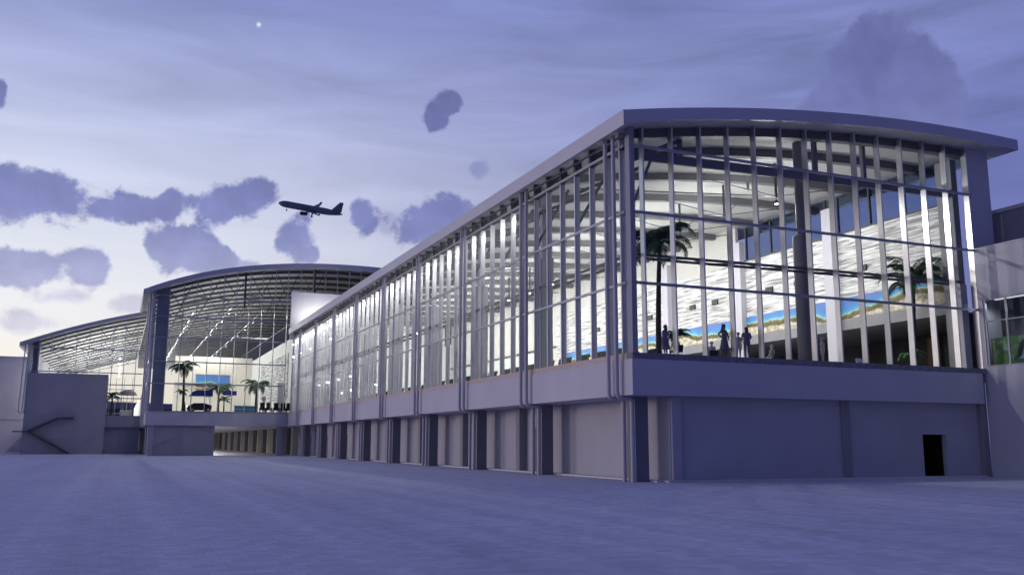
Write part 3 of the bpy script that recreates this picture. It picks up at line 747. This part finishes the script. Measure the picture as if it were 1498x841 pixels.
DS = thing('distant_shed', (0,0,0), 'low dark blue shed seen far off through the far hall', 'building')
MB().box(-120,60,330,360,0,14).build('wall', mat('dark_shed',(.05,.06,.16),.7,var=.1,vscale=.1), DS)
MB().prism([(-120,14.01),(60,14.01),(60,15),(-30,16.5),(-120,15)], 'y', 329, 361).build('roof', M['column'], DS)
# added lamp, unseen behind the eave, to brighten the white end wall
wf = thing('added_floodlight', (3.2,96.4,19.75), 'unseen lamp added on the far end of the long roof to brighten the white end wall', 'added_floodlight')
MB().box(-2.5,2.5,-.15,.15,0,.12).build('housing', M['steel'], wf, world=False)
al = bpy.data.lights.new('end_wall_fill', 'AREA'); al.shape = 'RECTANGLE'; al.size = 6; al.size_y = .2; al.energy = 250; al.color = (1,.97,.95)
ao = bpy.data.objects.new('end_wall_fill', al); COL.objects.link(ao); ao.parent = wf; ao.location = (.5,0,.35)
ao.rotation_euler = Vector((0,2.6,2.4)).to_track_quat('-Z','Y').to_euler()
# undercroft lamps
ul = thing('undercroft_lamp', (-14,112,4.28), 'round lamp lit on the undercroft ceiling of the middle hall', 'lamp', 'undercroft lamps')
MB().lathe([(.01,-.1),(.25,-.1),(.28,0),(.01,0)], n=14).build('diffuser', M['lamp'], ul, world=False)
spot(ul, (0,0,-.15), 4500., size=R(174))
MB().box(-20.0,2.9,204.01,222.3,4.3,4.6).build('slab_band', M['facade'], B)
for (x,y) in ((-12,130),(-12,150),(-12,170),(-12,190),(-12,208)):
    c = copy_tree(ul); c.location = (x,y,4.28)

# ================================================================== palms
def palm(loc, h, R_, label, leafm, lean=(.25,.1), nf=16, tr=.13, seed=1, name='palm_tree', group=None, up=.9):
    rg = random.Random(seed)
    t = thing(name, loc, label, 'palm', group)
    pts = []; rads = []
    for i in range(11):
        q = i/10; pts.append((lean[0]*q*q, lean[1]*q*q, h*q)); rads.append(tr*(1.25 if i == 0 else 1)*(1-.35*q)*(1+.06*(i % 2)))
    MB().tube(pts, rads, 9).build('trunk', M['trunk'], t, world=False)
    cr = MB(); top = Vector(pts[-1])
    for k in range(nf):
        az = 2*math.pi*k/nf*1.0 + rg.uniform(-.25,.25); e0 = R(rg.uniform(5,80)) * up; Lf = R_*rg.uniform(.8,1.1)
        p = top.copy(); d_el = e0; n = 16; prev = None
        side = Vector((-math.sin(az), math.cos(az), 0))
        line = []
        for i in range(n+1):
            d = Vector((math.cos(az)*math.cos(d_el), math.sin(az)*math.cos(d_el), math.sin(d_el)))
            line.append((p.copy(), d)); p = p + d*(Lf/n); d_el -= R(7.2 + 3*rg.random())*(.5+i/n)
        cr.tube([q[0] for q in line], [.03*(1-.8*i/n)+.004 for i in range(n+1)], 4, cap=False)
        for i in range(2, n+1):
            q, d = line[i]; nrm = d.cross(side).normalized()
            ll = R_*.30*math.sin(math.pi*min(1, .18+.8*i/n))*rg.uniform(.85,1.1); wd = max(.022, R_*.014)
            for sg in (-1,1):
                for sub in (0, .5):
                    b = q - d*(Lf/n)*sub
                    tip = b + (side*sg*.8 + d*.65 - nrm*.0 + Vector((0,0,-.35 - .2*rg.random()))).normalized()*ll
                    mid = b.lerp(tip, .5) + Vector((0,0,.04*R_))
                    cr.add([b - d*wd*.6, b + d*wd*.6, mid + d*wd*1.1, tip, mid - d*wd*1.1], [(0,1,2,3,4)])
    cr.build('crown', leafm, t, world=False)
    return t
palm((3.85,3.6,FZ), 6.75, 2.75, 'tall dark palm standing inside the glazed corner of the end hall', M['frond'], (.3,.1), 18, .17, 3, up=.95)
palm((23.2,3.8,FZ), 6.0, 2.9, 'tall palm beside the right end of the beach mural', M['frond'], (.3,0), 14, .15, 8, up=1.02)
palm((4.6,3.0,FZ), 1.35, 1.0, 'short palm behind the standing figure at the glazed corner', M['frond'], (.05,0), 12, .09, 5)
palm((22.3,3.4,FZ), 1.0, 1.2, 'small palm near the floor beside the tall palm trunk by the mural', M['frond2'], (.05,0), 11, .08, 12)
palm((-14.4,112,FZ), 7.0, 3.0, 'tall dark palm in the middle hall behind the glass', M['frond'], (-.2,.1), 16, .22, 21)
palm((-14.2,110,FZ), 3.0, 1.4, 'small shrubby palm at the foot of the tall one in the middle hall', M['frond'], (-.6,0), 10, .1, 22)
palm((-8.6,118,FZ), 4.4, 3.0, 'green palm with spreading fronds beside the blue hanging sign', M['frond2'], (0,0), 14, .2, 23, up=.6)
palm((-2.6,118,FZ), 4.9, 3.2, 'green palm before the white wall of the middle hall', M['frond2'], (0,0), 14, .22, 24, up=.75)
palm((-8.1,114,FZ), 2.2, 1.6, 'short bright green palm under the blue hanging sign', M['frond2'], (0,0), 12, .12, 25)
palm((-24.7,128,6.2), 3.2, 2.2, 'green palm in the corner of the far hall window', M['frond2'], (0,0), 14, .2, 26)

# ================================================================== people
def skin_mesh(name, verts, edges, rads, m, sub=2):
    me = bpy.data.meshes.new(name+'_tmp'); me.from_pydata(verts, edges, [])
    o = bpy.data.objects.new(name+'_tmp', me); COL.objects.link(o)
    sk = o.modifiers.new('s','SKIN'); sk.use_smooth_shade = True
    for i, r in enumerate(rads): me.skin_vertices[0].data[i].radius = r if isinstance(r, tuple) else (r, r)
    me.skin_vertices[0].data[0].use_root = True
    ss = o.modifiers.new('d','SUBSURF'); ss.levels = sub; ss.render_levels = sub
    dg = bpy.context.evaluated_depsgraph_get(); dg.update()
    out = bpy.data.meshes.new_from_object(o.evaluated_get(dg))
    bpy.data.objects.remove(o); bpy.data.meshes.remove(me)
    out.name = name; out.materials.clear(); out.materials.append(m)
    return out
def person(loc, rz, label, h=1.72, pose='hips', pale=False, dress=False, seated=False, longhair=False):
    s = h/1.72
    t = thing('person', loc, label, 'person', None, rz); mB = M['figure_pale'] if pale else M['figure']
    V = []; E_ = []; Rr = []
    def v(x, y, z, r, par=None):
        V.append((x*s, y*s, z*s)); Rr.append((r[0]*s, r[1]*s) if isinstance(r, tuple) else r*s)
        if par is not None: E_.append((par, len(V)-1))
        return len(V)-1
    dz = -.42 if seated else 0
    pel = v(0,0,.95+dz,(.165,.12)); wa = v(0,.0,1.12+dz,(.135,.10),pel); ch = v(0,0,1.32+dz,(.165,.11),wa); nb = v(0,.01,1.46+dz,(.075,.065),ch)
    nk = v(0,.0,1.52+dz,.052,nb); hd = v(0,-.01,1.62+dz,(.085,.10),nk); v(0,0,1.71+dz,(.06,.075),hd)
    v(0,-.115,1.60+dz,.016,hd)   # nose
    for sg in (-1,1):
        sh = v(sg*.185,0,1.42+dz,.062,ch)
        if pose == 'hips': pts = [(.43,.06,1.20,.046),(.25,-.10,1.02,.038),(.19,-.13,1.0,.033)]
        elif pose == 'out': pts = [(.30,0,1.19,.042),(.42,-.10,1.02,.034),(.47,-.14,.95,.028)] if sg < 0 else [(.235,.02,1.16,.042),(.25,-.04,.93,.034),(.25,-.06,.84,.028)]
        elif pose == 'hold': pts = [(.25,-.02,1.17,.044),(.16,-.22,1.12,.035),(.06,-.26,1.16,.03)]
        else: pts = [(.235,.02,1.16,.044),(.245,-.04,.93,.035),(.245,-.06,.84,.03)]
        if seated: pts = [(.235,-.02,1.16,.044),(.22,-.2,.98,.036),(.16,-.34,.96,.03)]
        p = sh
        for (x,y,z,r) in pts: p = v(sg*x,y,z+dz,r,p)
        # palm and five fingers
        hx, hy, hz = V[p][0]/s, V[p][1]/s, V[p][2]/s
        d = Vector((hx,hy,hz)) - Vector(V[p-1])/s; d.normalize()
        sd_ = d.cross(Vector((0,1,.3))).normalized()
        for fi in range(5):
            off = sd_*(.014*(fi-2)); ln = (.05,.075,.085,.078,.06)[fi]
            f1 = v(hx+off.x*1.5+d.x*.05, hy+off.y*1.5+d.y*.05, hz+off.z*1.5+d.z*.05, .011, p)
            v(hx+off.x*2+d.x*(.05+ln), hy+off.y*2+d.y*(.05+ln)-.015, hz+off.z*2+d.z*(.05+ln), .008, f1)
        hip = v(sg*.09,0,.90+dz,.095,pel)
        if seated:
            kn = v(sg*.11,-.44,.50,.065,hip); an = v(sg*.11,-.44,.09,.042,kn); v(sg*.11,-.58,.03,.032,an)
        else:
            kn = v(sg*.095,-.01,.50,.062,hip); an = v(sg*.10,.02,.09,.042,kn); v(sg*.12,-.14,.03,.034,an)
    bo = bpy.data.objects.new('body', skin_mesh('body', V, E_, Rr, mB)); COL.objects.link(bo); bo.parent = t
    hm = M['hairp'] if pale else M['hairm']
    hr = MB(); hr.ball((0,.02*s,(1.665+dz)*s), .098*s,.112*s,.10*s, 12, 8)
    if longhair: hr.ball((0,.07*s,(1.52+dz)*s), .10*s,.06*s,.19*s, 12, 8)
    hr.build('hair', hm, t, world=False)
    if dress:
        prof = [(.155,1.42),(.165,1.34),(.135,1.14),(.18,.95),(.21,.75),(.27,.52),(.30,.44)]
        m = MB(); n = 20; vs = []; fs = []
        for (r, z) in prof:
            for k in range(n):
                a_ = 2*math.pi*k/n; rr = r*(1+.05*math.sin(a_*6)*(1.4-z)); vs.append((rr*math.cos(a_)*s*1.05, rr*math.sin(a_)*s*.78, z*s))
        for i in range(len(prof)-1):
            for k in range(n): fs.append((i*n+k, i*n+(k+1)%n, (i+1)*n+(k+1)%n, (i+1)*n+k))
        m.add(vs, fs, True); m.build('dress', mB, t, world=False)
    else:
        m = MB(); n = 18; vs = []; fs = []
        prof = [(.10,1.47),(.19,1.40),(.185,1.28),(.155,1.12),(.18,.96),(.185,.86)]
        for (r, z) in prof:
            for k in range(n):
                a_ = 2*math.pi*k/n; vs.append((r*math.cos(a_)*s*1.02, r*math.sin(a_)*s*.72, (z+dz)*s))
        for i in range(len(prof)-1):
            for k in range(n): fs.append((i*n+k, i*n+(k+1)%n, (i+1)*n+(k+1)%n, (i+1)*n+k))
        m.add(vs, fs, True); m.build('shirt', mB, t, world=False)
    return t
person((2.72,1.15,FZ), R(200), 'person in dark clothes with one arm held out, beside the tall corner palm', 1.68, 'out', dress=True, longhair=True)
person((6.40,1.05,FZ), R(20), 'person in a dark dress with both hands on hips, behind the front glass', 1.9, 'hips', dress=True, longhair=True)
person((8.0,1.2,FZ), R(160), 'person in dark clothes with arms folded, close in front of a pale figure', 1.84, 'hold', longhair=True)
person((7.85,1.75,FZ), R(170), 'person in pale clothes half hidden behind a dark standing figure', 1.6, 'down', pale=True)
person((14.55,2.6,FZ), R(220), 'person in pale clothes standing beside the round column', 1.72, 'down', pale=True)
def chair(loc, rz, label, group):
    t = thing('lounge_chair', loc, label, 'chair', group, rz)
    MB().box(-.28,.28,-.26,.26,.40,.47).build('seat', M['black'], t, world=False)
    MB().bar((0,.26,.44),(0,.34,.78),.54,.06,(0,-1,0)).build('backrest', M['black'], t, world=False)
    for x in (-.25,.25):
        for y in (-.22,.22): MB().box(x-.02,x+.02,y-.02,y+.02,0,.398).build('leg', M['chrome'], t, world=False)
    return t
for i, (x, y, rz, lab) in enumerate(((4.05,2.2,175,'person in pale clothes seated beside the dark standing figure at the glazed corner'),
                                     (7.6,3.9,165,'person in pale clothes seated next to the figure with hands on hips'),
                                     (11.9,3.9,200,'person in pale clothes seated alone between the couple and the round column'))):
    person((x,y,FZ), R(rz), lab, 1.72, 'sit', pale=True, seated=True)
    chair((x,y,FZ), R(rz), 'low black chair under '+('the pale seated figure at the glazed corner','the seated figure next to the hands on hips figure','the pale figure seated alone')[i], 'chairs under the seated people')
# white folded leaflet stand by the front sill
t = thing('leaflet_stand', (15.9,.98,FZ), 'white zigzag folded leaflet stand low at the front glass', 'leaflet stand')
zz = MB()
for i in range(4):
    a_ = (-.36+.18*i, -.05 if i % 2 else .05); b_ = (-.36+.18*(i+1), .05 if i % 2 else -.05)
    zz.add([(a_[0],a_[1],0),(b_[0],b_[1],0),(b_[0],b_[1],.42),(a_[0],a_[1],.42),(a_[0],a_[1]+.012,0),(b_[0],b_[1]+.012,0),(b_[0],b_[1]+.012,.42),(a_[0],a_[1]+.012,.42)],
           [(0,1,2,3),(7,6,5,4),(0,4,5,1),(3,2,6,7),(0,3,7,4),(1,5,6,2)])
zz.build('folded_board', M['white'], t, world=False)

# ================================================================== gate seating along the long glass
def make_bench(loc, label, group):
    t = thing('gate_bench', loc, label, 'bench', group)
    for i in range(3):
        y = -.62+.62*i
        MB().box(-.26,.26,y-.28,y+.28,.42,.50).build('seat', M['black'], t, world=False)
        MB().bar((.27,y,.48),(.40,y,.98),.54,.06,(1,0,0)).build('backrest', M['black'], t, world=False)
    MB().box(-.05,.05,-.95,.95,.34,.41).build('beam', M['white'], t, world=False)
    for y in (-.7,.7): MB().bar((-.28,y,.02),(.3,y,.02),.06,.04).box(-.04,.04,y-.04,y+.04,.03,.34).build('leg', M['chrome'], t, world=False)
    return t
gb = make_bench((2.6,6,FZ), 'three seat black bench in the rows along the long glass wall', 'gate benches along the long glass wall')
nb_ = 0
for k in range(36):
    for x in (2.6,4.6):
        if (k, x) == (0, 2.6): continue
        c = copy_tree(gb); c.location = (x + .06*math.sin(k*3.1), 6+2.5*k, FZ)

# ================================================================== middle hall furnishing
t = thing('display_cart', (-12.2,109,FZ), 'dark display cart with blue canopy and chrome wheels behind the middle hall glass', 'cart')
MB().prism([(-1.7,.35),(1.7,.35),(1.75,1.1),(1.2,1.25),(.6,1.45),(-.9,1.4),(-1.5,1.1),(-1.8,.8)], 'y', -.8, .8).build('body', M['black'], t, world=False)
MB().prism([(-1.6,2.5),(1.8,2.5),(1.8,3.4),(-.5,3.4),(-1.2,3.1)], 'y', -1.1, 1.1).build('canopy', M['blue'], t, world=False)
for x in (-1.3,1.5):
    for y in (-.8,.8): MB().box(x-.03,x+.03,y-.03,y+.03,1.1,2.5).build('post', M['chrome'], t, world=False)
for x in (-1.2,1.2):
    for y in (-.86,.86):
        wv = MB().lathe([(.01,-.09),(.38,-.09),(.42,0),(.38,.09),(.01,.09)], (x,y,.42), 16, 'y').build('wheel', M['black'], t, world=False)
        MB().lathe([(.01,-.11),(.2,-.11),(.22,0),(.2,.11),(.01,.11)], (x,y,.42), 12, 'y').build('rim', M['chrome'], wv, world=False)
MB().box(-1.86,-1.78,-.5,.5,.8,1.0).build('headlight', M['lamp'], t, world=False)
t = thing('hanging_sign', (-7.1,116,10.2), 'plain dark blue sign hanging behind the green palms', 'sign')
MB().box(-1.1,1.1,-.06,.06,-.75,0).build('board', M['blue'], t, world=False)
for x in (-.9,.9): MB().tube([(x,0,0),(x,0,12.4)], .015, 5).build('wire', M['steel'], t, world=False)
t = thing('service_counter', (-5.6,108,FZ), 'low counter with sea blue front panel and white bands', 'counter')
MB().box(-1.55,1.55,-.35,.35,0,1.05).build('front_panel', M['cyan'], t, world=False)
MB().box(-1.6,1.6,-.4,.4,1.052,1.12).box(-1.57,1.57,-.37,-.352,.5,.58).build('counter_top', M['white'], t, world=False)
t = thing('sea_picture', (-5.4,164.7,14.5), 'wide blue sea picture high on the cream wall of the middle hall', 'picture')
MB().box(-9.0,-2.2,164.6,164.95,13.1,16.0).build('canvas', M['mural2'], t)
MB().box(-9.1,-2.1,164.7,164.97,12.98,13.09).box(-9.1,-2.1,164.7,164.97,16.01,16.12).build('frame', M['steel'], t)
def kiosk(loc, label, group):
    t = thing('lounge_chair', loc, label, 'chair', group)
    MB().box(-.36,.36,-.3,.3,.38,.52).build('seat', M['black'], t, world=False)
    MB().bar((0,.3,.5),(0,.42,1.55),.72,.1,(0,-1,0)).build('backrest', M['black'], t, world=False)
    for x in (-.42,.42): MB().box(x-.06,x+.06,-.3,.3,.0,.75).build('armrest', M['black'], t, world=False)
    return t
kc = kiosk((-3.3,104.8,FZ), 'high backed black chair in the row at the glass of the middle hall', 'black chairs in the middle hall')
for x in (-2.35,-1.25,-.2,.7):
    c = copy_tree(kc); c.location = (x,104.8,FZ)
t = thing('info_totem', (-1.9,114,FZ), 'slim grey column with a round head beside the black chairs', 'totem')
MB().box(-.2,.2,-.12,.12,0,2.4).build('post', M['facade'], t, world=False)
MB().lathe([(.01,-.1),(.38,-.1),(.38,.1),(.01,.1)], (0,0,2.6), 16, 'y').build('head', M['facade'], t, world=False)
MB().box(1.2,2.2,120,121,FZ,12).build('column', M['facade'], B)
t = thing('parasol_stall', (-22.4,130,6.2), 'white stall under a dark domed parasol in the far hall window', 'stall')
MB().box(-1,1,-.5,.5,0,1.1).build('counter', M['white'], t, world=False)
MB().tube([(0,0,1.1),(0,0,4.2)], .05, 6).build('pole', M['chrome'], t, world=False)
MB().lathe([(1.6,3.6),(1.3,4.1),(.7,4.45),(.02,4.6)], n=16).build('parasol', M['column'], t, world=False)

# ================================================================== airliner
PL = thing('airliner', (0,0,0), 'dark narrow body airliner climbing with its nose wheel down, against the evening clouds', 'airplane')
L_ = 37.
fus = MB().lathe([(.02,-18.5),(.75,-18.0),(1.35,-17.0),(1.8,-15.5),(1.98,-13.5),(1.98,8.),(1.8,11),(1.35,14),(.75,17),(.3,18.4),(.05,18.5)], n=20, axis='x')
fus.build('fuselage', M['plane'], PL, world=False)
def wing(pts, th, name):   # pts: (x,y,z,chord,thick)
    m = MB(); vs = []; fs = []
    for (x,y,z,c_,tt) in pts:
        vs += [(x,y,z),(x+c_*.3,y,z+tt),(x+c_,y,z+.02),(x+c_*.35,y,z-tt*.6)]
    for i in range(len(pts)-1):
        for k in range(4): fs.append((i*4+k, i*4+(k+1)%4, i*4+4+(k+1)%4, i*4+4+k))
    fs += [(0,1,2,3), tuple(len(vs)-4+k for k in (3,2,1,0))]
    m.add(vs, fs); return m.build(name, M['plane'], PL, world=False)
for sg in (-1,1):
    wing([(-4.0,sg*1.2,-1.1,7.2,.45),(-.6,sg*6,-.7,4.2,.28),(4.2,sg*16.6,.5,1.6,.12),(4.9,sg*17.1,1.6,.9,.08)], 0, 'wing')
    wing([(13.8,sg*.5,.5,3.2,.18),(16.6,sg*6.2,1.1,1.5,.09)], 0, 'tailplane')
    e_ = MB().lathe([(.75,-2.2),(1.02,-2.),(1.12,-.8),(.95,1.),(.6,1.9),(.3,2.3)], (-3.3,sg*5.75,-2.3), 16, 'x').build('engine', M['plane_dark'], PL, world=False)
    MB().prism([(-3.8,-1.5),(-1.5,-1.5),(1.0,-.75),(-1.2,-.6)], 'y', sg*5.75-.12, sg*5.75+.12).build('pylon', M['plane'], e_, world=False)
MB().prism([(11.5,1.3),(16.0,6.9),(18.0,6.9),(17.6,.9)], 'y', -.16, .16).build('tail_fin', M['plane'], PL, world=False)
ng = MB().tube([(-13.2,0,-1.8),(-13.3,0,-3.3)], .1, 6).build('landing_gear', M['plane_dark'], PL, world=False)
MB().lathe([(.02,-.3),(.45,-.3),(.45,.3),(.02,.3)], (-13.3,0,-3.4), 12, 'y').build('wheel', M['plane_dark'], ng, world=False)
for sg in (-1,1):
    ng = MB().tube([(1.2,sg*3.5,-1.2),(1.3,sg*3.6,-3.4)], .14, 6).build('landing_gear', M['plane_dark'], PL, world=False)
    MB().lathe([(.02,-.5),(.6,-.5),(.6,.5),(.02,.5)], (1.3,sg*3.6,-3.5), 12, 'y').build('wheel', M['plane_dark'], ng, world=False)
MB().prism([(-17.3,.55),(-16.4,1.1),(-15.6,1.5),(-15.6,1.0),(-17.0,.35)], 'y', -1.0, 1.0).build('cockpit_glass', M['plane_dark'], PL, world=False)
# orientation: local -x is the nose
dirv = Vector((.17345737,.95371017,.24566127))
PL.location = Vector((-23.5055,-39.6191,1.95)) + dirv*545
nose = (-rt*.965 + uq*.13 - Vector((math.sin(yaw),math.cos(yaw),0))*.22).normalized()
upv = (Vector((0,0,1)) + Vector((math.sin(yaw),math.cos(yaw),0))*-.50); upv = (upv - nose*upv.dot(nose)).normalized()
yv = upv.cross(-nose)
PL.matrix_basis = Matrix((-nose, yv, upv)).transposed().to_4x4(); PL.location = Vector((-23.5055,-39.6191,1.95)) + dirv*545

# ------------------------------------------------------------------ render settings
scene.view_settings.view_transform = 'Standard'; scene.view_settings.look = 'None'
scene.view_settings.exposure = 0; scene.view_settings.gamma = 1; scene.view_settings.use_curve_mapping = False
cy = scene.cycles
cy.max_bounces = 8; cy.diffuse_bounces = 3; cy.glossy_bounces = 3; cy.transparent_max_bounces = 24; cy.transmission_bounces = 4
cy.caustics_reflective = False; cy.caustics_refractive = False; cy.sample_clamp_indirect = 4
cy.use_denoising = True
try: cy.denoiser = 'OPENIMAGEDENOISE'
except Exception: pass
